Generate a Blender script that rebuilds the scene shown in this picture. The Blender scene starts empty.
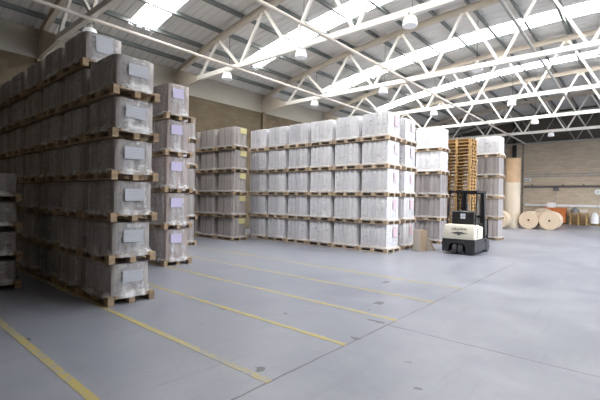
import bpy, math, random
from mathutils import Vector, Matrix

random.seed(7)
SC = bpy.context.scene
COL = SC.collection
PI = math.pi

# ------------------------------------------------------------------ mesh builder
class MB:
    def __init__(s):
        s.v = []; s.f = []
    def add(s, vs, fs):
        n = len(s.v)
        s.v += [tuple(p) for p in vs]
        s.f += [tuple(i + n for i in f) for f in fs]
        return s
    def box(s, x0, x1, y0, y1, z0, z1):
        vs = [(x, y, z) for z in (z0, z1) for y in (y0, y1) for x in (x0, x1)]
        return s.add(vs, [(0, 2, 3, 1), (4, 5, 7, 6), (0, 1, 5, 4), (2, 6, 7, 3), (0, 4, 6, 2), (1, 3, 7, 5)])
    def cbox(s, x0, x1, y0, y1, z0, z1, c):
        """box with chamfered vertical edges and a chamfered top"""
        def ring(i, z):
            a0, a1, b0, b1 = x0 + i, x1 - i, y0 + i, y1 - i
            return [(a0 + c, b0, z), (a1 - c, b0, z), (a1, b0 + c, z), (a1, b1 - c, z),
                    (a1 - c, b1, z), (a0 + c, b1, z), (a0, b1 - c, z), (a0, b0 + c, z)]
        return s.loft([ring(c * .5, z0), ring(0, z0 + c * .5), ring(0, z1 - c), ring(c * .35, z1 - c * .3), ring(c, z1)], caps=True)
    def bar(s, p, q, w, h=None, up=(0, 0, 1)):
        h = h or w
        p = Vector(p); q = Vector(q); d = (q - p).normalized(); u = Vector(up)
        r = d.cross(u)
        if r.length < 1e-4: r = d.cross(Vector((0, 1, 0)))
        r.normalize(); u = r.cross(d)
        vs = [e + r * a * w / 2 + u * b * h / 2 for e in (p, q) for a, b in ((-1, -1), (1, -1), (1, 1), (-1, 1))]
        return s.add(vs, [(3, 2, 1, 0), (4, 5, 6, 7), (0, 1, 5, 4), (1, 2, 6, 5), (2, 3, 7, 6), (3, 0, 4, 7)])
    def cyl(s, p, q, r0, r1=None, n=16):
        r1 = r0 if r1 is None else r1
        p = Vector(p); q = Vector(q); d = (q - p).normalized()
        a = d.orthogonal().normalized(); b = d.cross(a)
        ring = lambda c, r: [c + (a * math.cos(2 * PI * i / n) + b * math.sin(2 * PI * i / n)) * r for i in range(n)]
        return s.loft([ring(p, r0), ring(q, r1)], caps=True)
    def loft(s, rings, caps=False):
        n = len(rings[0]); vs = [p for r in rings for p in r]; fs = []
        for k in range(len(rings) - 1):
            for i in range(n):
                j = (i + 1) % n
                fs.append((k * n + i, k * n + j, (k + 1) * n + j, (k + 1) * n + i))
        if caps:
            fs.append(tuple(reversed(range(n)))); fs.append(tuple((len(rings) - 1) * n + i for i in range(n)))
        return s.add(vs, fs)
    def lathe(s, c, prof, n=20, caps=True):
        return s.loft([[(c[0] + r * math.cos(2 * PI * i / n), c[1] + r * math.sin(2 * PI * i / n), c[2] + z) for i in range(n)] for r, z in prof], caps)
    def prism(s, poly, axis, a, b):
        """extrude a 2D polygon along an axis ('x','y','z') between a and b"""
        def P(u, v, w):
            return {'x': (w, u, v), 'y': (u, w, v), 'z': (u, v, w)}[axis]
        return s.loft([[P(u, v, a) for u, v in poly], [P(u, v, b) for u, v in poly]], caps=True)
    def mesh(s, name, mat, smooth=None):
        m = bpy.data.meshes.new(name)
        m.from_pydata(s.v, [], s.f); m.update()
        import bmesh
        bm = bmesh.new(); bm.from_mesh(m)
        bmesh.ops.recalc_face_normals(bm, faces=bm.faces)
        if smooth is not None:
            for f in bm.faces: f.smooth = True
            for e in bm.edges:
                if len(e.link_faces) == 2 and e.calc_face_angle(0) > smooth: e.smooth = False
        bm.to_mesh(m); bm.free()
        if mat: m.materials.append(mat)
        return m
    def obj(s, name, mat, parent=None, smooth=None, **kw):
        return link(name, s.mesh(name, mat, smooth), parent, **kw)

def link(name, data, parent=None, label=None, category=None, group=None, kind=None, loc=None, rz=0):
    o = bpy.data.objects.new(name, data); COL.objects.link(o)
    if parent: o.parent = parent
    if label: o['label'] = label
    if category: o['category'] = category
    if group: o['group'] = group
    if kind: o['kind'] = kind
    if loc: o.location = loc
    if rz: o.rotation_euler = (0, 0, rz)
    return o

def thing(name, label, category, group=None, loc=(0, 0, 0), rz=0):
    o = link(name, None, None, label, category, group, None, loc, rz)
    o.empty_display_size = .2
    return o

# ------------------------------------------------------------------ materials
class NT:
    def __init__(s, name):
        s.m = bpy.data.materials.new(name); s.m.use_nodes = True
        s.t = s.m.node_tree; s.t.nodes.clear()
        s.out = s.n('ShaderNodeOutputMaterial')
    def n(s, kind, **props):
        x = s.t.nodes.new(kind)
        for k, v in props.items(): setattr(x, k, v)
        return x
    def put(s, sock, v):
        if hasattr(v, 'is_output') or isinstance(v, bpy.types.NodeSocket): s.t.links.new(v, sock)
        else: sock.default_value = v
    def coord(s): return s.n('ShaderNodeTexCoord').outputs['Object']
    def mapping(s, v, scale=(1, 1, 1), loc=(0, 0, 0), rot=(0, 0, 0)):
        x = s.n('ShaderNodeMapping'); s.put(x.inputs['Vector'], v)
        x.inputs['Scale'].default_value = scale; x.inputs['Location'].default_value = loc; x.inputs['Rotation'].default_value = rot
        return x.outputs[0]
    def noise(s, v, scale, detail=3, rough=.5):
        x = s.n('ShaderNodeTexNoise'); s.put(x.inputs['Vector'], v)
        x.inputs['Scale'].default_value = scale; x.inputs['Detail'].default_value = detail; x.inputs['Roughness'].default_value = rough
        return x.outputs['Fac']
    def math(s, op, a, b=None, clamp=False):
        x = s.n('ShaderNodeMath', operation=op, use_clamp=clamp); s.put(x.inputs[0], a)
        if b is not None: s.put(x.inputs[1], b)
        return x.outputs[0]
    def ramp(s, f, stops):
        x = s.n('ShaderNodeValToRGB'); s.put(x.inputs[0], f); e = x.color_ramp.elements
        while len(e) < len(stops): e.new(.5)
        for i, (p, c) in enumerate(stops):
            e[i].position = p; e[i].color = (*c, 1) if isinstance(c, (tuple, list)) else (c, c, c, 1)
        return x.outputs[0]
    def mix(s, f, a, b, blend='MIX'):
        x = s.n('ShaderNodeMix', data_type='RGBA', blend_type=blend)
        s.put(x.inputs[0], f)
        s.put(x.inputs[6], (*a, 1) if isinstance(a, tuple) else a)
        s.put(x.inputs[7], (*b, 1) if isinstance(b, tuple) else b)
        return x.outputs[2]
    def bump(s, h, strength=.3, dist=.02):
        x = s.n('ShaderNodeBump'); s.put(x.inputs['Height'], h)
        x.inputs['Strength'].default_value = strength; x.inputs['Distance'].default_value = dist
        return x.outputs[0]
    def bsdf(s, color, rough=.6, metal=0, spec=.4, normal=None, emit=None, estr=0):
        x = s.n('ShaderNodeBsdfPrincipled')
        s.put(x.inputs['Base Color'], (*color, 1) if isinstance(color, tuple) else color)
        s.put(x.inputs['Roughness'], rough); x.inputs['Metallic'].default_value = metal
        x.inputs['Specular IOR Level'].default_value = spec
        if normal is not None: s.put(x.inputs['Normal'], normal)
        if emit: x.inputs['Emission Color'].default_value = (*emit, 1); x.inputs['Emission Strength'].default_value = estr
        return x.outputs[0]
    def done(s, sh):
        s.t.links.new(sh, s.out.inputs['Surface']); return s.m

def simple(name, color, rough=.6, metal=0, spec=.4, var=.12, scale=4, emit=None, estr=0):
    t = NT(name); c = t.coord(); f = t.noise(c, scale, 4)
    d = tuple(x * (1 - var) for x in color); l = tuple(min(1, x * (1 + var)) for x in color)
    col = t.ramp(f, [(.3, d), (.7, l)])
    return t.done(t.bsdf(col, rough, metal, spec, None, emit, estr))

def mat_floor():
    t = NT('painted_concrete'); c = t.coord()
    big = t.noise(c, .22, 4, .6); mid = t.noise(c, 1.3, 5, .65); fine = t.noise(c, 14, 4, .7)
    col = t.ramp(big, [(.28, (.168, .184, .238)), (.72, (.272, .287, .334))])
    col = t.mix(t.ramp(mid, [(.42, 0.), (.72, .5)]), col, (.325, .337, .378))
    col = t.mix(t.ramp(fine, [(.58, 0.), (.74, .5)]), col, (.17, .18, .21))
    # long faint scuffs along the traffic direction
    sc = t.noise(t.mapping(c, (5, .35, 1), rot=(0, 0, .25)), 1.6, 4, .7)
    col = t.mix(t.ramp(sc, [(.56, 0.), (.76, .5)]), col, (.16, .17, .20))
    sep = t.n('ShaderNodeSeparateXYZ'); t.put(sep.inputs[0], c)
    X, Y = sep.outputs[0], sep.outputs[1]
    wob = t.math('MULTIPLY', t.math('SUBTRACT', t.noise(c, 3.0, 6, .7), .5), .07)
    brk = t.noise(c, 1.7, 3)
    def crack(axis, pos, other, lo, hi, w):
        d = t.math('ABSOLUTE', t.math('ADD', t.math('SUBTRACT', axis, pos), wob))
        ww = t.math('MULTIPLY', t.math('SUBTRACT', brk, .18), w * 2.4)
        a = t.math('LESS_THAN', d, ww)
        a = t.math('MULTIPLY', a, t.math('GREATER_THAN', other, lo))
        return t.math('MULTIPLY', a, t.math('LESS_THAN', other, hi))
    k1 = crack(X, -2.70, Y, -3, 13.0, .014)
    k2 = crack(Y, 5.12, X, -2.7, 9, .012)
    col = t.mix(t.math('MULTIPLY', t.math('MAXIMUM', k1, k2), .85), col, (.06, .06, .065))
    # worn-through dark patches where the paint has chipped away
    dv = t.n('ShaderNodeVectorMath', operation='ADD')
    nz = t.n('ShaderNodeTexNoise'); t.put(nz.inputs['Vector'], c); nz.inputs['Scale'].default_value = 9; nz.inputs['Detail'].default_value = 4
    sb = t.n('ShaderNodeVectorMath', operation='SUBTRACT'); t.put(sb.inputs[0], nz.outputs['Color']); sb.inputs[1].default_value = (.5, .5, .5)
    ms = t.n('ShaderNodeVectorMath', operation='SCALE'); t.put(ms.inputs[0], sb.outputs[0]); ms.inputs['Scale'].default_value = .22
    t.put(dv.inputs[0], c); t.put(dv.inputs[1], ms.outputs[0])
    acc = None
    for (x, y, rx, ry) in STAINS:
        mp = t.n('ShaderNodeVectorMath', operation='SUBTRACT'); t.put(mp.inputs[0], dv.outputs[0]); mp.inputs[1].default_value = (x, y, 0)
        ml = t.n('ShaderNodeVectorMath', operation='MULTIPLY'); t.put(ml.inputs[0], mp.outputs[0]); ml.inputs[1].default_value = (1 / rx, 1 / ry, 0)
        ln = t.n('ShaderNodeVectorMath', operation='LENGTH'); t.put(ln.inputs[0], ml.outputs[0])
        v = t.math('LESS_THAN', ln.outputs['Value'], .72)
        acc = v if acc is None else t.math('MAXIMUM', acc, v)
    col = t.mix(t.math('MULTIPLY', acc, .85), col, (.065, .07, .075))
    rough = t.ramp(mid, [(.3, .30), (.75, .40)])
    return t.done(t.bsdf(col, rough, 0, .45, t.bump(fine, .08, .01)))

def mat_line():
    t = NT('worn_yellow_paint'); c = t.coord()
    f = t.noise(c, 9, 6, .75); g = t.noise(c, .7, 3)
    w = t.math('ADD', f, t.math('MULTIPLY', t.math('SUBTRACT', g, .5), .5))
    col = t.ramp(w, [(.36, (.42, .33, .09)), (.50, (.37, .32, .16)), (.62, (.28, .29, .30))])
    return t.done(t.bsdf(col, .5, 0, .4))

def mat_brick(name, c1, c2, mortar, axis):
    t = NT(name); c = t.coord()
    rot = {'x': (PI / 2, 0, PI / 2), 'y': (PI / 2, 0, 0)}[axis]
    sep = t.n('ShaderNodeSeparateXYZ'); t.put(sep.inputs[0], c)
    cb = t.n('ShaderNodeCombineXYZ'); t.put(cb.inputs[0], sep.outputs[1 if axis == 'x' else 0]); t.put(cb.inputs[1], sep.outputs[2])
    b = t.n('ShaderNodeTexBrick'); t.put(b.inputs['Vector'], cb.outputs[0])
    b.inputs['Color1'].default_value = (*c1, 1); b.inputs['Color2'].default_value = (*c2, 1); b.inputs['Mortar'].default_value = (*mortar, 1)
    b.inputs['Scale'].default_value = 1; b.inputs['Brick Width'].default_value = .45; b.inputs['Row Height'].default_value = .225
    b.inputs['Mortar Size'].default_value = .010; b.inputs['Bias'].default_value = 0
    big = t.noise(c, .5, 5, .65)
    col = t.mix(t.ramp(big, [(.35, 0.), (.75, .5)]), b.outputs['Color'], tuple(x * .72 for x in c1))
    streak = t.noise(t.mapping(cb.outputs[0], (.4, 5, 1)), 1.4, 3)
    col = t.mix(t.ramp(streak, [(.5, 0.), (.8, .4)]), col, tuple(min(1, x * 1.35) for x in c2))
    return t.done(t.bsdf(col, .9, 0, .15, t.bump(b.outputs['Fac'], .25, -.01)))

def mat_load(name, ca, cb_, vary=.14, stripes=7.0, hl=.24):
    """wrapped goods: vertical bundles of slightly different tone"""
    t = NT(name); c = t.coord(); oi = t.n('ShaderNodeObjectInfo')
    v = t.noise(t.mapping(c, (stripes, stripes, .12)), 1.0, 2)
    h = t.noise(t.mapping(c, (.6, .6, 22)), 1.0, 2)
    col = t.ramp(v, [(.32, ca), (.68, cb_)])
    k = t.math('ADD', t.math('MULTIPLY', h, hl), 1 - hl / 2)
    k = t.math('MULTIPLY', k, t.math('ADD', t.math('MULTIPLY', oi.outputs['Random'], vary), 1 - vary / 2))
    g = t.n('ShaderNodeVectorMath', operation='SCALE'); t.put(g.inputs[0], col); t.put(g.inputs['Scale'], k)
    return t.done(t.bsdf(g.outputs[0], .6, 0, .3))

def mat_film(name, tint=(.86, .87, .9), lo=.12, hi=.62, bump=.5, rough=.15, rng=(.36, .64)):
    t = NT(name); c = t.coord(); oi = t.n('ShaderNodeObjectInfo')
    off = t.n('ShaderNodeVectorMath', operation='ADD'); t.put(off.inputs[0], c)
    cm = t.n('ShaderNodeCombineXYZ'); m = t.math('MULTIPLY', oi.outputs['Random'], 37.)
    t.put(cm.inputs[0], m); t.put(cm.inputs[1], m); t.put(off.inputs[1], cm.outputs[0])
    wr = t.noise(t.mapping(off.outputs[0], (3.2, 3.2, 11), rot=(.22, .18, 0)), 1.2, 4, .62)
    st = t.noise(t.mapping(off.outputs[0], (9, 9, 1.2)), 1.0, 3, .6)
    f = t.math('MULTIPLY', t.math('ADD', wr, st), .5)
    fac = t.ramp(f, [(rng[0], lo), (rng[1], hi)])
    sz = t.n('ShaderNodeSeparateXYZ'); t.put(sz.inputs[0], c)          # the film is wound in more layers round the foot
    foot = t.n('ShaderNodeMapRange', clamp=True); t.put(foot.inputs[0], sz.outputs[2])
    for i, q in enumerate((.22, .15, 0., .26)): foot.inputs[i + 1].default_value = q
    fac = t.math('ADD', fac, foot.outputs[0], True)
    p = t.bsdf(tint, rough, 0, .55, t.bump(t.math('ADD', wr, t.math('MULTIPLY', st, .5)), .55, .03))
    tr = t.n('ShaderNodeBsdfTransparent'); tr.inputs[0].default_value = (.97, .97, .98, 1)
    mx = t.n('ShaderNodeMixShader'); t.put(mx.inputs[0], fac); t.put(mx.inputs[1], tr.outputs[0]); t.put(mx.inputs[2], p)
    return t.done(mx.outputs[0])

def mat_wood(name, ca, cb_, vary=.25):
    t = NT(name); c = t.coord(); oi = t.n('ShaderNodeObjectInfo')
    f = t.noise(t.mapping(c, (1.5, 9, 14)), 1.5, 4, .6)
    col = t.ramp(f, [(.3, ca), (.7, cb_)])
    g = t.n('ShaderNodeVectorMath', operation='SCALE'); t.put(g.inputs[0], col)
    t.put(g.inputs['Scale'], t.math('ADD', t.math('MULTIPLY', oi.outputs['Random'], vary * 2), 1 - vary))
    return t.done(t.bsdf(g.outputs[0], .75, 0, .25))

def mat_label(name, paper, ink, bands):
    t = NT(name); c = t.coord()
    sep = t.n('ShaderNodeSeparateXYZ'); t.put(sep.inputs[0], c)
    w = t.math('FRACT', t.math('MULTIPLY', sep.outputs[2], bands))
    n = t.noise(t.mapping(c, (60, 60, bands * 1.0)), 1., 1)
    f = t.math('MULTIPLY', t.math('LESS_THAN', w, .38), t.math('GREATER_THAN', n, .42))
    col = t.mix(t.math('MULTIPLY', f, .3), paper, ink)
    return t.done(t.bsdf(col, .5, 0, .3))

def mat_emit(name, col, strength, base=(.8, .8, .8)):
    t = NT(name)
    return t.done(t.bsdf(base, .4, 0, .3, None, col, strength))

# stains: where the photograph shows chipped patches (x, y, rx, ry)
STAINS = [(-4.13, 4.48, .07, .05), (-5.0, 4.0, .07, .04), (-2.98, 2.86, .08, .05), (-2.74, 4.34, .10, .06), (-2.9, 5.15, .22, .07), (-4.14, 7.75, .10, .20),
          (-3.38, 6.1, .10, .16), (-1.55, 3.57, .06, .04), (-5.7, 1.53, .06, .04), (-3.3, 5.6, .05, .04), (-1.9, 4.1, .04, .03), (-4.6, 3.3, .04, .03)]

M = {}
def build_materials():
    M['floor'] = mat_floor(); M['line'] = mat_line()
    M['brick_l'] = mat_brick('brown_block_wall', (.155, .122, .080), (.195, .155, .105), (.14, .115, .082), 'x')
    M['brick_e'] = mat_brick('buff_block_wall', (.52, .42, .31), (.60, .50, .385), (.45, .38, .295), 'y')
    M['gable'] = simple('dark_gable_cladding', (.10, .085, .07), .7, var=.06, scale=1)
    M['clad'] = simple('cream_cladding', (.40, .37, .31), .6, var=.05, scale=1)
    M['deck'] = simple('grey_roof_sheet', (.72, .70, .665), .5, 0, .4, .06, .8)
    M['purlin'] = simple('galvanised_purlin', (.20, .22, .21), .45, .3, .5, .12, 3)
    M['cream'] = simple('cream_steel_paint', (.58, .515, .43), .5, var=.05, scale=2)
    M['whitesteel'] = simple('white_steel_paint', (.80, .77, .71), .45, var=.04, scale=2)
    M['greysteel'] = simple('dull_grey_steel', (.38, .37, .34), .6, var=.08, scale=2)
    M['tube'] = simple('ivory_tube_paint', (.62, .56, .50), .45, var=.05, scale=2)
    M['sky'] = mat_emit('rooflight_sheet', (1.0, .985, .955), SKY)
    M['lamp'] = mat_emit('prismatic_shade', (1, 1, 1), .12, (.70, .71, .74))
    M['black'] = simple('black_metal', (.016, .016, .018), .4, .2, .5, .2, 6)
    M['dark'] = simple('dark_grey_metal', (.036, .036, .040), .5, .2, .5, .2, 6)
    M['rubber'] = simple('grey_rubber', (.07, .072, .08), .8, var=.25, scale=20)
    M['wood'] = mat_wood('pallet_wood', (.25, .18, .115), (.40, .30, .20))
    M['woodB'] = mat_wood('pale_pallet_wood', (.42, .32, .22), (.58, .46, .34))
    M['woodN'] = mat_wood('new_pallet_wood', (.38, .235, .10), (.52, .34, .155), .12)
    M['loadA'] = mat_load('grey_brown_goods', (.21, .18, .168), (.44, .42, .415))
    M['loadT'] = mat_load('mauve_brown_goods', (.22, .175, .16), (.42, .36, .345))
    M['loadF'] = mat_load('taupe_goods', (.20, .17, .155), (.42, .385, .37), stripes=6, hl=.08)
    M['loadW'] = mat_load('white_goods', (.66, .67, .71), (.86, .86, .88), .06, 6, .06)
    M['loadW_dim'] = mat_load('dimmed_white_goods', (.46, .47, .52), (.74, .74, .78), .10, 6, .06)  # white goods darkened in colour for the weaker light deeper in the row
    M['filmA'] = mat_film('clear_stretch_film', (.76, .77, .80), .02, .55, 1.0, .15, (.42, .62))
    M['filmW'] = mat_film('milky_stretch_film', (.93, .93, .95), .18, .27, .03, .3)
    M['filmF'] = mat_film('thin_stretch_film', (.78, .78, .80), .06, .26, .04, .28)
    M['lab_w'] = mat_label('white_label', (.47, .49, .54), (.27, .28, .33), 24)
    M['lab_l'] = mat_label('lilac_label', (.50, .46, .64), (.33, .31, .48), 24)
    M['lab_y'] = mat_label('yellow_label', (.62, .57, .30), (.45, .40, .2), 20)
    M['lab_p'] = mat_label('pink_label', (.80, .60, .67), (.6, .4, .5), 20)
    M['cream_body'] = simple('ivory_body_paint', (.70, .67, .57), .35, 0, .5, .04, 3)
    M['kraft'] = simple('kraft_paper', (.43, .29, .175), .75, var=.08, scale=3)
    M['reelw'] = simple('pale_reel_paper', (.53, .455, .36), .75, var=.06, scale=1.5)
    t = NT('wound_reel_end'); c = t.coord(); sep = t.n('ShaderNodeSeparateXYZ'); t.put(sep.inputs[0], c)
    r = t.math('SQRT', t.math('ADD', t.math('POWER', sep.outputs[0], 2.), t.math('POWER', sep.outputs[2], 2.)))
    n = t.noise(t.mapping(c, (0, 0, 0)), 1)
    cmb = t.n('ShaderNodeCombineXYZ'); t.put(cmb.inputs[0], t.math('MULTIPLY', r, 30.))
    col = t.ramp(t.noise(cmb.outputs[0], 1., 3), [(.3, (.50, .385, .275)), (.7, (.62, .51, .395))])
    M['reel_end'] = t.done(t.bsdf(col, .8, 0, .2))
    M['orange'] = simple('orange_paint', (.58, .17, .05), .55, var=.15, scale=4)
    M['carton_l'] = simple('pale_cardboard', (.60, .54, .47), .8, var=.06)
    M['carton_b'] = simple('brown_cardboard', (.42, .32, .235), .8, var=.08)
    M['white'] = simple('white_plastic', (.82, .82, .82), .4, var=.03)
    M['pipe'] = simple('dark_service_pipe', (.16, .15, .15), .5, .3, .5, .1)
    M['yard'] = simple('yard_concrete', (.35, .35, .34), .9)
    M['conduit'] = simple('grey_conduit', (.38, .38, .39), .5, .2, .5, .1)
    M['screen'] = simple('pale_blue_plate', (.75, .80, .92), .3, var=.04)

SKY = 11.0


# ------------------------------------------------------------------ the building
WX, EX, WY, EY = -17.0, 11.66, -4.0, 40.6          # side and end walls
X0 = -2.67                                         # ridge line, over the floor joint
def arch(x): return 9.42 - .0084 * (x - X0) ** 2 - .18 * ((x - X0) / 14.33) ** 8   # underside of the curved top chord
TRUSS_Y = [4.75, 10.4, 16.25, 22.2, 28.2, 34.2, 40.2]
LIGHT_Y = [(7.20, 8.25), (12.95, 14.1), (19.4, 20.7), (25.9, 27.0)]
ADDED_DOORS = [(15.0, 20.0), (26.0, 34.0)]; DOOR_H = 5.2  # unseen openings, added for sideways light
NODE_B = [-15.0 + 2.74 * i for i in range(10)]
NODE_T = [-13.63 + 2.74 * i for i in range(9)]

def struct(mb, name, mat, smooth=None, parent=None):
    return mb.obj(name, mat, parent, smooth, kind=None if parent else 'structure')

def build_shell():
    struct(MB().box(WX, EX, WY, EY, -.2, 0), 'floor', M['floor'])
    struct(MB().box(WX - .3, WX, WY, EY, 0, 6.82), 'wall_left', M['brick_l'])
    struct(MB().box(WX - .28, WX + .02, WY, EY, 6.82, 7.9), 'wall_left_cladding', M['clad'])
    struct(MB().box(WX - .3, EX + .3, EY, EY + .3, 0, 7.05), 'wall_back', M['brick_e'])
    struct(MB().box(WX - .3, EX + .3, EY - .02, EY + .3, 7.05, 10.6), 'wall_back_gable', M['gable'])
    # far side wall, unseen; two open doors added to brighten the right side
    m = MB(); a = WY
    for d0, d1 in ADDED_DOORS:
        m.box(EX, EX + .3, a, d0, 0, 8.2).box(EX, EX + .3, d0, d1, DOOR_H, 8.2); a = d1
    m.box(EX, EX + .3, a, EY, 0, 8.2)
    struct(m, 'wall_right', M['brick_e'])
    struct(MB().box(EX + .3, EX + 30, WY - 10, EY + 10, -.3, -.02), 'ground', M['yard'])
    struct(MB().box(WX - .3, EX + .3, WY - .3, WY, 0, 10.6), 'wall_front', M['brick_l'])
    # painted bay lines
    for i, y in enumerate([1.45, 2.735, 4.06, 5.40, 6.82, 8.28]):
        m = MB()
        n = 40; x0 = WX + .5; x1 = -2.70
        for k in range(n):
            a = x0 + (x1 - x0) * k / n; b = x0 + (x1 - x0) * (k + 1) / n
            m.box(a, b, y - .043, y + .043, .0, .0025)
        struct(m, 'trim_%d' % (i + 1), M['line'])['label'] = 'worn yellow bay line painted on the grey floor'
    # profiled roof sheets, cut out where the rooflights lie
    xs = [WX - .3 + (EX - WX + .6) * i / 36 for i in range(37)]
    def top(x): return arch(x) + .455
    m = MB()
    def sheet(ya, yb, xl):
        n = max(1, round((yb - ya) / .333)); p = (yb - ya) / n; ys = []
        for k in range(n):
            y = ya + k * p
            ys += [(y, 0), (y + p * .58, 0), (y + p * .66, .02), (y + p * .92, .02)]
        ys.append((yb, 0))
        vs = [(x, y, top(x) + h) for x in xl for y, h in ys]; w = len(ys)
        m.add(vs, [(i * w + j, (i + 1) * w + j, (i + 1) * w + j + 1, i * w + j + 1) for i in range(len(xl) - 1) for j in range(w - 1)])
    LX0, LX1 = -15.15, 9.8
    lower = [x for x in xs if x < LX0] + [LX0]; upper = [LX1] + [x for x in xs if x > LX1]
    prev = WY - .3
    for a, b in LIGHT_Y:
        sheet(prev, a, xs); sheet(a, b, lower); sheet(a, b, upper); prev = b
    sheet(prev, EY + .3, xs)
    struct(m, 'ceiling', M['deck'])
    for i, (a, b) in enumerate(LIGHT_Y):
        m = MB(); xl = [LX0] + [x for x in xs if LX0 < x < LX1] + [LX1]
        m.add([(x, y, top(x) + .02) for x in xl for y in (a, b)], [(2 * k, 2 * k + 2, 2 * k + 3, 2 * k + 1) for k in range(len(xl) - 1)])
        struct(m, 'window_%d' % (i + 1), M['sky'])['label'] = 'long translucent rooflight strip across the curved roof'
    # Z purlins along the hall
    for k in range(21):
        x = -16.2 + 1.366 * k
        z = arch(x) + .25
        s = 1 if x < X0 else -1
        m = MB().box(x - .012, x + .012, WY, EY, z, z + .2).box(min(x, x + s * .095), max(x, x + s * .095), WY, EY, z, z + .012)
        m.box(min(x, x - s * .095), max(x, x - s * .095), WY, EY, z + .19, z + .2)
        struct(m, 'roof_purlin', M['purlin'])
    # trusses
    for ti, y in enumerate(TRUSS_Y):
        end = ti == len(TRUSS_Y) - 1
        root = link('roof_truss', None, kind='structure', loc=(0, y, 0))
        cm = M['cream'] if not end else M['greysteel']
        bm_ = M['whitesteel'] if not end else M['greysteel']
        # curved top chord, an I section
        m = MB(); cx = [WX + (EX - WX) * i / 34 for i in range(35)]
        for zo, zh, hw in ((0, .02, .09), (.02, .23, .012), (.23, .25, .09)):
            m.loft([[(x, -hw, arch(x) + zo), (x, hw, arch(x) + zo), (x, hw, arch(x) + zh), (x, -hw, arch(x) + zh)] for x in cx], caps=True)
        m.obj('top_chord', cm, root)
        m = MB().box(NODE_B[0] - .1, 2 * X0 - NODE_B[0] + .1, -.075, .075, 7.0, 7.0 + (.19 if not end else .12))
        m.obj('bottom_chord', bm_, root)
        for side in (0, 1):
            f = (lambda x: x) if side == 0 else (lambda x: 2 * X0 - x)
            pts = [(f(WX), 6.82), (f(-14.9), 7.0), (f(-14.9), 7.19), (f(-15.15), 7.22), (f(-16.35), arch(-16.35) - .02), (f(-16.3), arch(-16.3) + .02), (f(WX), arch(WX) + .02)]
            MB().prism(pts, 'y', -.06, .06).obj('haunch_plate', cm, root)
        w = .095 if not end else .07
        for i, b in enumerate(NODE_B):
            for s in (-1, 1):
                tx = b + s * 1.37
                if tx < NODE_T[0] - .1 or tx > NODE_T[-1] + .1: continue
                MB().bar((b + s * .07, 0, 7.15), (tx - s * .07, 0, arch(tx) + .02), w, w, up=(0, 1, 0)).obj('web_member', M['whitesteel'] if not end else cm, root)
        for i, tx in enumerate(NODE_T):
            if not end and i < 5: MB().box(tx - .2, tx + .2, -.012, .012, arch(tx) - .13, arch(tx) + .03).obj('gusset_plate', cm, root)
        # wall column under the truss end
        if not end: struct(MB().box(WX, WX + .16, y - .11, y + .11, 0, 6.82), 'wall_column', simple_cached('brown_column', (.16, .115, .075)))
    # ties running the length of the hall
    for x, z, r, mt in ((-12.2, 6.93, .055, 'tube'), (-7.6, 6.94, .055, 'tube'), (-2.9, 7.25, .05, 'greysteel')):
        struct(MB().cyl((x, WY, z), (x, EY, z), r, n=10), 'roof_tie', M[mt], .6)
    # end wall column and fittings
    struct(MB().box(-8.85, -8.55, EY - .3, EY, 0, 9.2), 'end_column', M['black'])

_sc = {}
def simple_cached(n, c):
    if n not in _sc: _sc[n] = simple(n, c)
    return _sc[n]

def build_lamps():
    shade = MB().lathe((0, 0, 0), [(.10, .13), (.15, .125), (.185, .06), (.21, -.08), (.205, -.13), (.16, -.145), (.03, -.15)], 20).mesh('lamp_shade', M['lamp'], .5)
    cap = MB().lathe((0, 0, .13), [(.085, 0), (.085, .10), (.05, .15), (.012, .17)], 14).mesh('lamp_housing', M['greysteel'], .5)
    xs = [-13.05, -9.0, -4.95, -.9]
    ordx = ['first', 'second', 'third', 'fourth']; ordt = ['nearest', 'second', 'third', 'fourth', 'fifth', 'sixth']
    for ti, y in enumerate(TRUSS_Y[:6]):
        for xi, x in enumerate(xs):
            if (ti == 0 and xi > 0) or (ti == 1 and xi > 2) or (ti > 2 and xi < (1 if ti < 4 else 2)): continue
            z = 6.83
            if ti == 0: x = -12.4; z = 6.58
            yy = y + .22 if (ti, xi) == (2, 2) else y
            if (ti, xi) == (2, 2): z = 7.12
            t = thing('pendant_lamp', 'white bell pendant lamp on the %s roof truss, %s from the side wall' % (ordt[ti], ordx[xi]), 'lamp', 'pendant lamps under the roof trusses', (x, yy, z))
            link('lamp_shade', shade, t); link('lamp_housing', cap, t)
            h = arch(x) + .44 - z
            dy = .12 if yy == y else 0
            MB().cyl((0, dy, .24), (0, dy, h), .008, n=6).bar((0, 0, .25), (0, dy + .01, .25), .02).obj('hanging_rod', M['black'], t)

# ------------------------------------------------------------------ pallets and wrapped loads
def pallet_meshes(L, W, wood, tag_, bx=.0725, th=.022):
    deck = MB(); n = 7
    bw = W / n * .80
    for i in range(n):
        y = -W / 2 + (W - bw) * i / (n - 1)
        deck.box(-L / 2, L / 2, y, y + bw, .144 - th, .144)
    for x in (-L / 2, -bx, L / 2 - 2 * bx): deck.box(x, x + 2 * bx, -W / 2, W / 2, .144 - 2 * th, .144 - th)
    bottom = MB(); blk = MB().box(-bx, bx, -.05, .05, th, .144 - 2 * th)
    for y in (-W / 2, -.05, W / 2 - .10): bottom.box(-L / 2, L / 2, y, y + .10, 0, th)
    pos = [(x, y) for x in (-L / 2 + bx, 0, L / 2 - bx) for y in (-W / 2 + .05, 0, W / 2 - .05)]
    whole = MB(); whole.add(deck.v, deck.f); whole.add(bottom.v, bottom.f)
    for x, y in pos: whole.box(x - bx, x + bx, y - .05, y + .05, th, .144 - 2 * th)
    return {'deck': deck.mesh('pallet_deck', wood), 'bottom': bottom.mesh('bottom_boards', wood), 'block': blk.mesh('pallet_block', wood),
            'whole': whole.mesh('pallet', wood), 'pos': pos, 'L': L, 'W': W}

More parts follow.
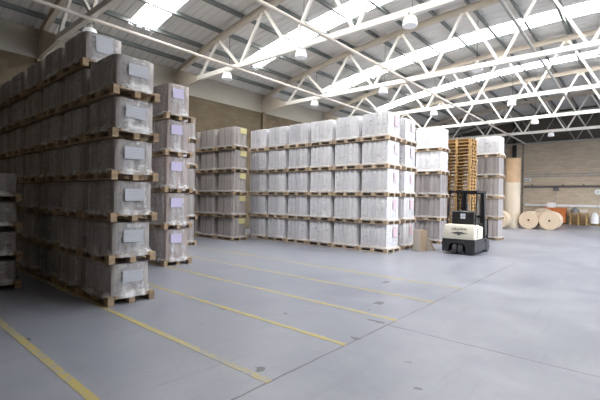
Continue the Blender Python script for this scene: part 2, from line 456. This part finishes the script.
def outline(hx, hy, r, nx, ny, amp):
    """closed outline of a rounded rectangle whose sides bulge into nx / ny vertical bundles"""
    pts = []; per = 6
    def side(ax, ay, bx, by, n, nxn, nyn):
        for k in range(n * per + 1):
            t = k / (n * per)
            b = amp * (abs(math.sin(PI * t * n)) ** .6 - 1)
            pts.append((ax + (bx - ax) * t + nxn * b, ay + (by - ay) * t + nyn * b))
    side(-hx + r, -hy, hx - r, -hy, nx, 0, -1)
    pts.append((hx - r * .3, -hy + r * .3))
    side(hx, -hy + r, hx, hy - r, ny, 1, 0)
    pts.append((hx - r * .3, hy - r * .3))
    side(hx - r, hy, -hx + r, hy, nx, 0, 1)
    pts.append((-hx + r * .3, hy - r * .3))
    side(-hx, hy - r, -hx, -hy + r, ny, -1, 0)
    pts.append((-hx + r * .3, -hy + r * .3))
    return pts

def load_meshes(P, h, inset, r, nx, ny, amp, goods, film, n_var, seed, rough_=1.0):
    """goods standing on a pallet and the stretch film around them; h = height of goods and film above the pallet"""
    L, W = P['L'], P['W']; hx, hy = L / 2 - inset, W / 2 - inset
    out = []
    for v in range(n_var):
        rnd = random.Random(seed * 31 + v)
        g = outline(hx, hy, r, nx, ny, amp)
        z0, z1 = .144, .144 + h - .022
        gm = MB().loft([[(x, y, z) for x, y in g] for z in (z0, (z0 + z1) / 2, z1 - .012)] + [[(x * .985, y * .985, z1) for x, y in g]], caps=True).mesh('wrapped_goods', goods, .9)
        f0 = outline(hx + .008, hy + .008, r * 1.15, nx, ny, amp * .55)
        f0 = f0[::2] if len(f0) % 2 == 0 else f0
        rings = []
        sx, sy = (L / 2 + .004) / (hx + .008), (W / 2 + .004) / (hy + .008)
        levels = [(-.035, 1.0), (.012, .97), (.05, .35), (.10, .05)] + [(h * q, 0) for q in (.3, .42, .55, .68, .8, .92)]
        for zi, (dz, fl) in enumerate(levels):
            ring = []
            for x, y in f0:
                k = 1 + (sx - 1) * fl; q = 1 + (sy - 1) * fl
                j = rnd.uniform(0, .012) * rough_
                nn = math.hypot(x, y)
                zz = .144 + dz + (rnd.uniform(-.006, .006) if zi else rnd.uniform(-.02, .006)) * rough_
                ring.append((x * k + x / nn * j, y * q + y / nn * j, zz))
            rings.append(ring)
        zt = .144 + h
        rings.append([(x * .992 + rnd.uniform(-.004, .004), y * .992 + rnd.uniform(-.004, .004), zt - .035 + rnd.uniform(-.012, .012)) for x, y in f0])
        rings.append([(x * .94, y * .94, zt - .010 + rnd.uniform(-.008, .008)) for x, y in f0])
        rings.append([(x * .6, y * .6, zt - .002 - rnd.uniform(0, .012)) for x, y in f0])
        m = MB().loft(rings); n = len(f0)
        m.f.append(tuple((len(rings) - 1) * n + i for i in range(n)))
        out.append((gm, m.mesh('stretch_film', film, 1.2)))
    return out

def card(w, h):      # a sheet of paper facing +x, under the film edge
    return MB().box(0, .003, -w / 2, w / 2, -h / 2, h / 2)

ORD = ['bottom', 'second', 'third', 'fourth', 'fifth', 'sixth', 'seventh']
def level_word(i, n):
    return 'at the bottom' if i == 0 else 'on top' if i == n - 1 else '%s from the floor' % ORD[i]

class Style:
    def __init__(s, P, pitch, inset, r, nx, ny, amp, goods, film, n_var, seed, rough_=1.0):
        s.P = P; s.pitch = pitch; s.h = pitch - .144
        s.var = load_meshes(P, s.h, inset, r, nx, ny, amp, goods, film, n_var, seed, rough_)
        s.inset = inset

def stack(style, xr, yf, n, text, group, label_mesh=None, label_pos=None, detail=False, lean=0, seed=0, styles=None, card_on=None):
    """xr: the +x end of the pallets, yf: their -y edge"""
    rnd = random.Random(seed)
    L, W = style.P['L'], style.P['W']; z = 0
    for i in range(n):
        st = styles[i] if styles else style
        gm, fm = st.var[rnd.randrange(len(st.var))]
        jx, jy = (0, 0) if i == 0 else (rnd.uniform(-.004, .004), rnd.uniform(-.012, .012))
        t = thing('pallet_load', text[0] % level_word(i, n) if isinstance(text, (list, tuple)) and len(text) == 1 else text[i] % level_word(i, n),
                  'pallet load', group, (xr - L / 2 + jx + lean * i, yf + W / 2 + jy, z), rnd.uniform(-.004, .004))
        if detail:
            p = link('pallet', st.P['deck'], t)
            for bx, by in st.P['pos']: link('pallet_block', st.P['block'], p, loc=(bx, by, 0))
            link('bottom_boards', st.P['bottom'], p)
        else:
            link('pallet', st.P['whole'], t)
        link('wrapped_goods', gm, t)
        link('stretch_film', fm, t)
        if label_mesh and (card_on is None or i in card_on):
            o = link('label_sheet', label_mesh, t, label=None)
            o.location = (L / 2 - st.inset + .024, label_pos[0] + rnd.uniform(-.02, .02), .144 + st.h * label_pos[1] + rnd.uniform(-.01, .01))
            o.rotation_euler = (rnd.uniform(-.04, .04), 0, 0)
        z += st.pitch

def build_loads():
    PA = pallet_meshes(1.2, .80, M['wood'], 'a')
    PT = pallet_meshes(1.2, .82, M['wood'], 't')
    PB = pallet_meshes(1.13, .98, M['woodB'], 'b')
    PC = pallet_meshes(1.2, .98, M['woodB'], 'c')
    SA = Style(PA, .683, .045, .13, 3, 2, .010, M['loadA'], M['filmA'], 4, 1)
    SD = Style(PA, .548, .045, .13, 3, 2, .010, M['loadA'], M['filmA'], 3, 2)
    ST = Style(PT, .946, .07, .12, 4, 3, .012, M['loadT'], M['filmA'], 3, 3)
    SF = Style(PT, .946, .06, .07, 5, 3, .032, M['loadF'], M['filmF'], 3, 4, .6)
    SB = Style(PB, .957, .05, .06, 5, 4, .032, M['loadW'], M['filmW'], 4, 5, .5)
    SB_DIM = Style(PB, .957, .05, .06, 5, 4, .032, M['loadW_dim'], M['filmW'], 3, 8, .5)
    SC_ = Style(PC, .966, .05, .06, 5, 4, .032, M['loadF'], M['filmF'], 3, 6, .6)
    SCW = Style(PC, .966, .05, .06, 5, 4, .018, M['loadW'], M['filmW'], 2, 7, .6)
    lw = card(.34, .20).mesh('label_sheet', M['lab_w']); lb = card(.30, .30).mesh('label_sheet', M['lab_w'])
    ll = card(.32, .24).mesh('label_sheet', M['lab_l']); ly = card(.34, .22).mesh('label_sheet', M['lab_y']); lp = card(.26, .34).mesh('label_sheet', M['lab_p'])
    rowA = 'grey wrapped pallet loads in the long dark row'
    stack(SA, -6.40, 2.78, 6, ['grey-brown pallet load with white sheet, %s, front end stack'], rowA, lw, (.0, .56), True, .02, 11)
    nm = ['second', 'third', 'fourth', 'fifth', 'sixth', 'seventh']
    for k in range(1, 7):
        n = 7 if k < 6 else 6
        stack(SA, -6.40 - 1.235 * k, 2.78, n, ['grey wrapped pallet load, %%s, %s stack of the dark row' % nm[k - 1]], rowA,
              lb if k == 1 else None, (-.02, .62), k < 3, .02, 20 + k, card_on=(6,))
    stack(SD, -8.86, 1.44, 4, ['low dark pallet load with greenish sheet, %s, short dark stack'], 'dark pallet loads in the short stack', card(.22, .2).mesh('label_sheet', simple('green_label', (.42, .52, .45))), (-.12, .5), True, 0, 31)
    stack(ST, -9.08, 5.33, 5, ['tall pallet load with lilac label, %s, stack behind dark row'], 'lilac-labelled pallet loads', ll, (-.06, .68), True, 0, 41)
    stack(SF, -12.42, 7.80, 5, ['mostly hidden pallet load, %s, behind the lilac-labelled stack'], 'hidden pallet loads behind the lilac-labelled stack', None, None, False, 0, 51)
    stack(SF, -12.55, 10.42, 5, ['taupe pallet load with yellow label, %s, beside the white row'], 'taupe pallet loads with yellow labels', ly, (.12, .80), False, 0, 61)
    for k in (1, 2):
        stack(SF, -12.55 - 1.26 * k, 10.42, 5, ['taupe pallet load, %%s, %s of the taupe stacks' % ('second', 'third')[k - 1]], 'taupe pallet loads towards the brick wall', None, None, False, 0, 62 + k)
    rowB = 'white wrapped pallet loads in the long bright row'
    for k in range(6):
        txt = 'white pallet load with pink label, %s, end stack of white row' if k == 0 else ('white' if k < 3 else 'dimmed white') + ' pallet load, %%s, %s stack along the white row' % nm[k - 1]
        stack(SB if k < 3 else SB_DIM, -6.33 - 1.165 * k, 11.87, 5, [txt], rowB, lp if k == 0 else None, (.12, .66), False, 0, 71 + k)  # farther stacks take the dimmed goods, imitating light falling off
    stack(SB, -6.36, 13.20, 5, ['white pallet load, pink label, %s, just behind white end stack'], 'white pallet loads of the second row', lp, (.12, .66), False, 0, 81)
    txt = ['grey pallet load %s, tower beside the bare pallets'] * 3 + ['white pallet load %s, tower beside the bare pallets'] * 2
    stack(SC_, -6.13, 16.0, 5, txt, 'pallet loads in the two-tone tower', None, None, False, 0, 91, [SC_] * 3 + [SCW] * 2)
    stack(SC_, -6.12, 19.6, 5, ['grey pallet load, %s, between bare pallets and rear tower'], 'pallet loads behind the bare pallets', None, None, False, 0, 95, [SC_] * 5)
    stack(SC_, -4.80, 19.6, 5, ['grey pallet load, %s, rear tower by the lift truck mast'], 'pallet loads in the rear tower', None, None, False, 0, 97, [SC_] * 4 + [SCW])
    # tall pile of bare pallets
    PN = pallet_meshes(1.2, .82, M['woodN'], 'n', .05, .017); rnd = random.Random(5)
    for i in range(31):
        t = thing('bare_pallet', 'bare wooden pallet, %s of the tall pallet pile behind the lift truck' % ('lowest' if i == 0 else 'topmost' if i == 30 else 'number %d up' % (i + 1)),
                  'pallet', 'bare pallets in the tall pile', (-5.98 + rnd.uniform(-.015, .015), 17.7 + rnd.uniform(-.02, .02), .144 * i), rnd.uniform(-.012, .012))
        link('pallet_deck', PN['deck'], t); link('bottom_boards', PN['bottom'], t)
        for bx, by in PN['pos']: link('pallet_block', PN['block'], t, loc=(bx, by, 0))
    # low pile at the end wall
    for i in range(7):
        t = thing('bare_pallet', 'bare wooden pallet, %s of the low pile against the end wall' % ('lowest' if i == 0 else 'topmost' if i == 6 else '%s up' % ORD[i]),
                  'pallet', 'bare pallets in the low pile', (-3.65 + rnd.uniform(-.01, .01), 39.6, .144 * i))
        link('pallet', PN['whole'], t)
    t = thing('bare_pallet', 'bare wooden pallet under the white sacks by the end wall', 'pallet', None, (-2.35, 39.7, 0))
    link('pallet', PN['whole'], t)

# ------------------------------------------------------------------ lift truck
def text_mesh(s, size, depth, mat):
    cu = bpy.data.curves.new('lettering', 'FONT'); cu.body = s; cu.size = size; cu.extrude = depth; cu.align_x = 'CENTER'; cu.align_y = 'CENTER'
    cu.space_character = 1.15
    o = bpy.data.objects.new('lettering_source', cu); COL.objects.link(o)
    dg = bpy.context.evaluated_depsgraph_get(); dg.update()
    m = bpy.data.meshes.new_from_object(o.evaluated_get(dg))
    bpy.data.objects.remove(o); m.materials.clear(); m.materials.append(mat)
    return m

def build_truck():
    # local frame: origin under the middle of the rear face, +y towards the forks
    t = thing('lift_truck', 'ivory and black counterbalance lift truck parked with its rear towards us', 'forklift', None, (-4.53, 13.42, 0), math.radians(2))
    w = .53
    # chassis skirt with the arch of the steered rear wheels
    m = MB()
    m.prism([(-w, .10), (-.34, .07), (-.30, .30), (-.22, .38), (.14, .38), (.22, .30), (.26, .07), (w, .10), (w, .50), (-w, .50)], 'y', .0, .35)
    m.cbox(-w, w, .35, 1.62, .09, .50, .03)
    m.obj('chassis', M['dark'], t)
    # counterweight: rounded in plan, slightly raked
    def ring(z, gx, y0, y1, c):
        return [(-gx + c, y0, z), (gx - c, y0, z), (gx - c * .3, y0 + c * .3, z), (gx, y0 + c, z), (gx, y1, z), (-gx, y1, z), (-gx, y0 + c, z), (-gx + c * .3, y0 + c * .3, z)]
    cw = MB().loft([ring(.52, w - .005, .0, .62, .10), ring(.60, w, -.02, .62, .10), ring(.92, w - .02, .04, .62, .10), ring(.98, w - .04, .07, .62, .10), ring(1.0, w - .09, .12, .58, .08)], caps=True).obj('counterweight', M['cream_body'], t, .6)
    MB().box(-w + .02, w - .02, .01, .60, .497, .523).obj('shadow_gap', M['black'], cw)
    # maker's lettering and winged diamond on the rear
    o = link('lettering', text_mesh('CROWN', .115, .003, M['dark']), cw); o.location = (.02, .022, .855); o.rotation_euler = (PI / 2 - .17, 0, 0)
    em = MB().prism([(-.27, 0), (-.05, .052), (0, .045), (.05, .052), (.30, 0), (.06, -.028), (0, -.075), (-.06, -.028)], 'y', -.004, .004).obj('diamond_emblem', M['dark'], cw)
    em.location = (.02, -.002, .715); em.rotation_euler = (-.17, 0, 0)
    MB().box(-.24, .24, -.007, -.004, -.004, .004).obj('emblem_bar', M['conduit'], em)
    sd = MB()
    for r in range(2):
        for k in range(6): sd.box(w - .006, w + .004, .22 + r * .09, .265 + r * .09, .57 + k * .055, .595 + k * .055)
    sd.obj('side_vents', M['black'], cw)
    # side cover and floor of the operator compartment
    MB().cbox(-w + .01, w - .01, .62, 1.05, .50, .93, .05).obj('battery_cover', M['cream_body'], t, .6)
    MB().box(-w, w, 1.05, 1.62, .36, .50).obj('step_floor', M['dark'], t)
    MB().cbox(-.30, .30, .62, 1.08, .93, 1.03, .05).obj('seat', M['black'], t, .6)
    bk = MB().prism([(.50, .98), (.64, .98), (.60, 1.42), (.54, 1.46), (.46, 1.42)], 'x', -.36, .36).obj('backrest', M['black'], t)
    MB().box(-.07, .09, .445, .462, 1.19, 1.36).obj('white_plate', M['screen'], bk, label='small pale blue-white plate on the backrest')
    pl = MB().box(-.071, .091, .440, .446, 1.265, 1.28).box(.0, .015, .440, .446, 1.20, 1.35); pl.obj('plate_marking', M['conduit'], bk)
    for s in (-1, 1):
        MB().cbox(min(s * .30, s * .40), max(s * .30, s * .40), .58, .98, 1.10, 1.20, .03).obj('armrest', M['black'], t)
    MB().cyl((0, 1.48, .5), (0, 1.28, 1.05), .05, .04).obj('steering_column', M['black'], t)
    rg = []
    for i in range(20):
        a = 2 * PI * i / 20; c = Vector((0, 1.25, 1.09)); u = Vector((1, 0, 0)); v = Vector((0, .8, .35)).normalized(); n = u.cross(v)
        rad = u * math.cos(a) + v * math.sin(a)
        rg.append([c + rad * .17 + (rad * math.cos(b) + n * math.sin(b)) * .016 for b in (0, PI / 3, 2 * PI / 3, PI, 4 * PI / 3, 5 * PI / 3)])
    MB().loft(rg + [rg[0]]).obj('steering_wheel', M['black'], t, .8)
    MB().cbox(-w + .05, w - .05, 1.45, 1.60, .50, 1.00, .04).obj('dashboard', M['dark'], t)
    # wheels
    def wheel(name, x, y, r, wd, rub):
        o = MB().cyl((x - wd / 2, y, r), (x + wd / 2, y, r), r, n=28).obj(name, rub, t, .6)
        MB().cyl((x - wd / 2 - .006, y, r), (x + wd / 2 + .006, y, r), r * .55, n=20).obj('wheel_hub', M['dark'], o, .6)
    wheel('rear_wheel', -.115, .17, .195, .13, M['rubber']); wheel('rear_wheel', .065, .17, .195, .13, M['rubber'])
    wheel('front_wheel', -.46, 1.62, .23, .17, M['rubber']); wheel('front_wheel', .46, 1.62, .23, .17, M['rubber'])
    # overhead guard
    for s in (-1, 1):
        MB().bar((s * .46, .28, .97), (s * .44, .50, 2.10), .035, .06).obj('guard_post', M['black'], t)
        MB().bar((s * .46, 1.50, .50), (s * .44, 1.36, 2.10), .06, .08).obj('guard_post', M['black'], t)
    g = MB()
    for s in (-1, 1): g.box(s * .44 - .03, s * .44 + .03, .40, 1.46, 2.08, 2.15)
    for y in (.40, 1.40): g.box(-.47, .47, y, y + .06, 2.085, 2.15)
    for i in range(5): g.box(-.40 + .2 * i - .012, -.40 + .2 * i + .012, .44, 1.42, 2.10, 2.14)
    g.obj('guard_roof', M['black'], t)
    # mast with two channels, chains and cylinders
    for s in (-1, 1):
        mm = MB().box(s * .36 - .05, s * .36 + .05, 1.68, 1.80, .10, 2.14).obj('mast_channel', M['black'], t)
        MB().box(s * .27 - .03, s * .27 + .03, 1.72, 1.86, .14, 2.10).obj('inner_channel', M['dark'], mm)
        MB().cyl((s * .19, 1.76, .14), (s * .19, 1.76, 1.75), .035, n=12).obj('lift_cylinder', M['greysteel'], t, .6)
        MB().box(s * .09 - .012, s * .09 + .012, 1.80, 1.815, .40, 1.95).obj('lift_chain', M['dark'], t)
    x = MB()
    for z in (.20, 1.20, 2.05): x.box(-.33, .33, 1.69, 1.75, z, z + .08)
    x.obj('mast_crossbars', M['black'], t)
    c = MB()
    for z in (.12, .46): c.box(-.48, .48, 1.87, 1.91, z, z + .10)
    for s in (-1, 1): c.box(s * .46 - .02, s * .46 + .02, 1.87, 1.91, .12, 1.15)
    for k in range(5): c.box(-.3 + .15 * k - .01, -.3 + .15 * k + .01, 1.87, 1.90, .5, 1.13)
    c.box(-.48, .48, 1.87, 1.91, 1.11, 1.15)
    c.obj('fork_carriage', M['black'], t)
    for s in (-1, 1):
        MB().box(s * .28 - .05, s * .28 + .05, 1.91, 1.95, .05, .58).prism([(1.91, .05), (2.95, .06), (2.95, .075), (1.91, .09)], 'x', s * .28 - .05, s * .28 + .05).obj('fork', M['dark'], t)

# ------------------------------------------------------------------ paper reels, cartons and the far wall
def reel(name, label, cat, group, loc, r, h, mat, axis):
    t = thing(name, label, cat, group, loc)
    n = 36
    if axis == 'z':
        MB().cyl((0, 0, 0), (0, 0, h), r, n=n).obj('reel_body', mat, t, .6)
        MB().cyl((0, 0, h), (0, 0, h + .004), .06, n=14).obj('core_tube', M['carton_b'], t)
    else:
        o = MB().loft([[(r * k * math.cos(2 * PI * i / n), y, r * k * math.sin(2 * PI * i / n)) for i in range(n)] for y, k in ((0, .985), (.012, 1), (h - .012, 1), (h, .985))], caps=True).obj('reel_body', M['reel_end'], t, .6)
        MB().cyl((0, -.004, 0), (0, .02, 0), .065, n=16).obj('core_tube', M['black'], t)
    return t

def build_background():
    reel('paper_reel', 'tall pale paper reel standing on end by the rear tower', 'paper reel', None, (-6.58, 30.3, 0), .46, 3.13, M['reelw'], 'z')
    reel('paper_reel', 'lower brown kraft reel on top of the tall pale reel', 'paper reel', 'brown kraft reels', (-6.58, 30.3, 3.14), .455, .825, M['kraft'], 'z')
    reel('paper_reel', 'upper brown kraft reel, topmost on the tall pale reel', 'paper reel', 'brown kraft reels', (-6.58, 30.3, 3.97), .455, .825, M['kraft'], 'z')
    reel('paper_reel', 'round paper reel lying on its side next to the tall standing reel', 'paper reel', 'paper reels lying on their sides', (-5.52, 29.9, .585), .585, 1.3, M['reel_end'], 'y')
    reel('paper_reel', 'round paper reel lying in front of the orange cabinet', 'paper reel', 'paper reels lying on their sides', (-4.33, 29.9, .60), .60, 1.3, M['reel_end'], 'y')
    reel('paper_reel', 'paper reel lying behind, seen between the two round reel ends', 'paper reel', 'paper reels lying on their sides', (-5.2, 32.4, .68), .68, 1.3, M['reel_end'], 'y')
    reel('paper_reel', 'paper reel lying half hidden by the rear pallet tower', 'paper reel', 'paper reels lying on their sides', (-7.05, 28.4, .6), .6, 1.0, M['reel_end'], 'y')
    # orange cabinet
    t = thing('orange_cabinet', 'orange metal cabinet by the end wall behind the reels', 'cabinet', None, (-5.35, 39.8, 0))
    MB().box(-.80, .80, -.45, .45, .08, 1.32).obj('cabinet_body', M['orange'], t)
    for s in (-1, 1): MB().cbox(min(s * .02, s * .77), max(s * .02, s * .77), -.475, -.45, .14, 1.26, .01).obj('cabinet_door', M['orange'], t)
    MB().box(-.83, .83, -.48, .48, 1.32, 1.36).obj('cabinet_top', M['orange'], t)
    for s in (-1, 1):
        for y in (-.4, .4): MB().box(s * .74 - .05, s * .74 + .05, y - .05, y + .05, 0, .08).obj('foot', M['black'], t)
    t = thing('white_carton', 'small white carton on top of the orange cabinet', 'box', None, (-5.62, 39.8, 1.36))
    MB().box(-.28, .28, -.2, .2, 0, .34).obj('carton_body', M['white'], t)
    MB().cbox(-.30, .30, -.22, .22, .34, .42, .015).obj('lid', M['white'], t)
    t = thing('brown_crate', 'dark brown crate between orange cabinet and low pallet pile', 'crate', None, (-4.42, 39.9, 0))
    for k in range(4): MB().box(-.11, .11, -.3, .3, .16 * k + .01, .16 * k + .15).obj('crate_board', simple_cached('dark_crate', (.16, .13, .09)), t)
    MB().box(-.09, .09, -.28, .28, 0, .62).obj('crate_body', simple_cached('dark_crate', (.16, .13, .09)), t)
    def crumple(name, label, cat, loc, r, h, mat, seed, group=None):
        rnd = random.Random(seed); m = MB(); rings = []
        for zk, k in ((0, .95), (.3, 1), (.65, .8), (.9, .45), (1, .1)):
            rings.append([(math.cos(2 * PI * i / 14) * r * k * rnd.uniform(.8, 1.1), math.sin(2 * PI * i / 14) * r * .8 * k * rnd.uniform(.8, 1.1), h * zk * (1 if zk == 0 else rnd.uniform(.9, 1.1))) for i in range(14)])
        m.loft(rings, caps=True)
        o = m.obj(name, mat, None, .9, label=label, category=cat, group=group, loc=loc)
    crumple('film_bundle', 'crumpled grey film bundle on the low pallet pile', 'bundle', (-3.92, 39.5, 1.008), .28, .42, simple_cached('grey_film', (.22, .23, .24)), 3)
    t = thing('scrap_box', 'small open pinkish box of scrap on the low pallet pile', 'box', None, (-3.32, 39.5, 1.008))
    for a, b, c, d in ((-.25, .25, -.2, -.18), (-.25, .25, .18, .2), (-.25, -.23, -.18, .18), (.23, .25, -.18, .18)): MB().box(a, b, c, d, 0, .25).obj('box_side', M['carton_l'], t)
    MB().box(-.23, .23, -.18, .18, 0, .02).obj('box_base', M['carton_l'], t)
    crumple('white_sack', 'white sack on the pallet, nearer the low pallet pile', 'sack', (-2.62, 39.6, .144), .33, .85, M['white'], 8, 'white sacks')
    crumple('white_sack', 'white sack on the pallet, farther from the low pallet pile', 'sack', (-2.02, 39.6, .144), .32, .70, M['white'], 9, 'white sacks')
    # fittings on the end wall
    y = EY - .004
    def pipe(name, label, z, r, x0, x1, mat, brackets=()):
        t = thing(name, label, 'pipe', None, (0, y, z))
        MB().cyl((x0, -r - .03, 0), (x1, -r - .03, 0), r, n=12).obj('pipe_run', M[mat], t, .6)
        for b in brackets: MB().box(b - .04, b + .04, -2 * r - .05, 0, -.03, r + .12).obj('pipe_bracket', M[mat], t)
    pipe('service_pipe', 'thick dark service pipe along the end wall', 3.19, .085, -7.9, 9, 'pipe', (-7.2, -4.9, -3.45, -1.5, 1, 3.5))
    pipe('conduit_pipe', 'thin upper grey conduit high on the end wall', 4.30, .04, -7.9, 9, 'conduit', (-6, -3, 0, 3))
    pipe('conduit_pipe', 'thin lower grey conduit just above the dark service pipe', 4.08, .03, -7.9, 9, 'conduit', (-6, -3, 0, 3))
    t = thing('cable_tray', 'white cable tray low along the end wall', 'cable tray', None, (0, y, 1.54))
    MB().box(-7.8, 9, -.09, 0, -.09, .09).obj('tray_body', M['white'], t)
    for x in (-6.5, -4.5, -2.5, -.5): MB().box(x - .01, x + .01, -.095, 0, -.095, .095).obj('tray_joint', M['conduit'], t)
    t = thing('drop_pipe', 'thin dark vertical pipe on the end wall beside the reels', 'pipe', None, (-8.0, y, 0))
    MB().cyl((0, -.06, 0), (0, -.06, 7.2), .04, n=10).obj('pipe_run', M['pipe'], t, .6)
    for z in (1.2, 2.6, 4.7): MB().box(-.07, .07, -.12, 0, z - .04, z + .04).obj('pipe_bracket', M['pipe'], t)
    t = thing('wall_box', 'small white box high on the end wall by the drop pipe', 'wall box', None, (-7.6, y, 3.68))
    MB().cbox(-.24, .24, -.14, 0, 0, .26, .02).obj('box_body', M['white'], t); MB().box(-.2, .2, -.146, -.14, .04, .2).obj('box_lid', M['conduit'], t)
    t = thing('junction_box', 'dark junction box hanging under the thick service pipe', 'junction box', None, (-5.42, y, 2.82))
    MB().cbox(-.22, .22, -.2, 0, 0, .28, .02).obj('box_body', M['pipe'], t); MB().cyl((0, -.1, -1.15), (0, -.1, 0), .02, n=8).obj('box_cable', M['conduit'], t)
    t = thing('round_sign', 'round white sign on the end wall under the service pipe', 'sign', None, (-2.5, y, 2.72))
    MB().cyl((0, -.02, 0), (0, 0, 0), .23, n=28).obj('sign_plate', M['white'], t); MB().cyl((0, -.03, 0), (0, -.02, 0), .05, n=12).obj('sign_boss', M['conduit'], t)
    # cardboard uprights by the white end stack
    t = thing('upright_carton', 'tall narrow two-tone carton standing beside the white end stack', 'carton', None, (-5.86, 13.42, 0), math.radians(-20))
    MB().box(-.155, .175, -.17, .17, 0, .73).obj('carton_body', M['carton_b'], t)
    MB().box(-.155, .172, -.176, -.17, .005, .735).obj('pale_side', M['carton_l'], t, label='pale side panel')
    MB().box(-.15, .0, -.165, .165, .73, .737).box(.02, .17, -.165, .165, .73, .737).obj('top_flap', M['carton_b'], t)
    t = thing('cardboard_wedge', 'low brown cardboard wedge leaning by the tall narrow carton', 'carton', None, (-5.72, 13.90, 0), math.radians(20))
    MB().prism([(-.12, 0), (.20, 0), (.20, .05), (.02, .40), (-.12, .42)], 'y', -.05, .05).obj('wedge_body', M['carton_b'], t)
    MB().prism([(-.10, 0), (.16, 0), (.0, .36), (-.10, .38)], 'y', -.058, -.05).obj('pale_side', M['carton_l'], t, label='pale side panel')

# ------------------------------------------------------------------ camera, light, settings
def build_camera():
    th, pi_, ro = (math.radians(a) for a in (40.646, -.278, .974))
    F = Vector((-math.sin(th) * math.cos(pi_), math.cos(th) * math.cos(pi_), math.sin(pi_)))
    R0 = Vector((math.cos(th), math.sin(th), 0)); U0 = R0.cross(F)
    R = R0 * math.cos(ro) + U0 * math.sin(ro); U = U0 * math.cos(ro) - R0 * math.sin(ro)
    cd = bpy.data.cameras.new('camera'); cd.sensor_fit = 'HORIZONTAL'; cd.sensor_width = 36; cd.lens = 36 * 393.3 / 600
    cd.clip_end = 200; cd.clip_start = .05
    cam = bpy.data.objects.new('camera', cd); COL.objects.link(cam)
    mw = Matrix((R, U, -F)).transposed().to_4x4(); mw.translation = (0, 0, 1.8)
    cam.matrix_world = mw
    SC.camera = cam

def build_light():
    w = bpy.data.worlds.new('world'); SC.world = w; w.use_nodes = True
    bg = w.node_tree.nodes['Background']; bg.inputs[0].default_value = (.75, .85, 1, 1); bg.inputs[1].default_value = 9.0
    for i, (a, b) in enumerate(ADDED_DOORS):          # daylight through the added, unseen doors
        l = bpy.data.lights.new('added_door_portal', 'AREA'); l.shape = 'RECTANGLE'; l.size = DOOR_H; l.size_y = b - a
        l.cycles.is_portal = True
        o = bpy.data.objects.new('added_door_portal', l); COL.objects.link(o)
        o.location = (EX + .15, (a + b) / 2, DOOR_H / 2); o.rotation_euler = (0, PI / 2, 0)
    v = SC.view_settings
    SC.display_settings.display_device = 'sRGB'
    v.view_transform = 'Standard'; v.look = 'None'; v.gamma = 1; v.use_curve_mapping = False; v.exposure = EXPOSURE
    c = SC.cycles
    c.use_denoising = True; c.max_bounces = 10; c.diffuse_bounces = 5; c.transparent_max_bounces = 12; c.sample_clamp_indirect = 6

EXPOSURE = 0.92
build_materials()
build_shell()
build_lamps()
build_loads()
build_truck()
build_background()
build_camera()
build_light()
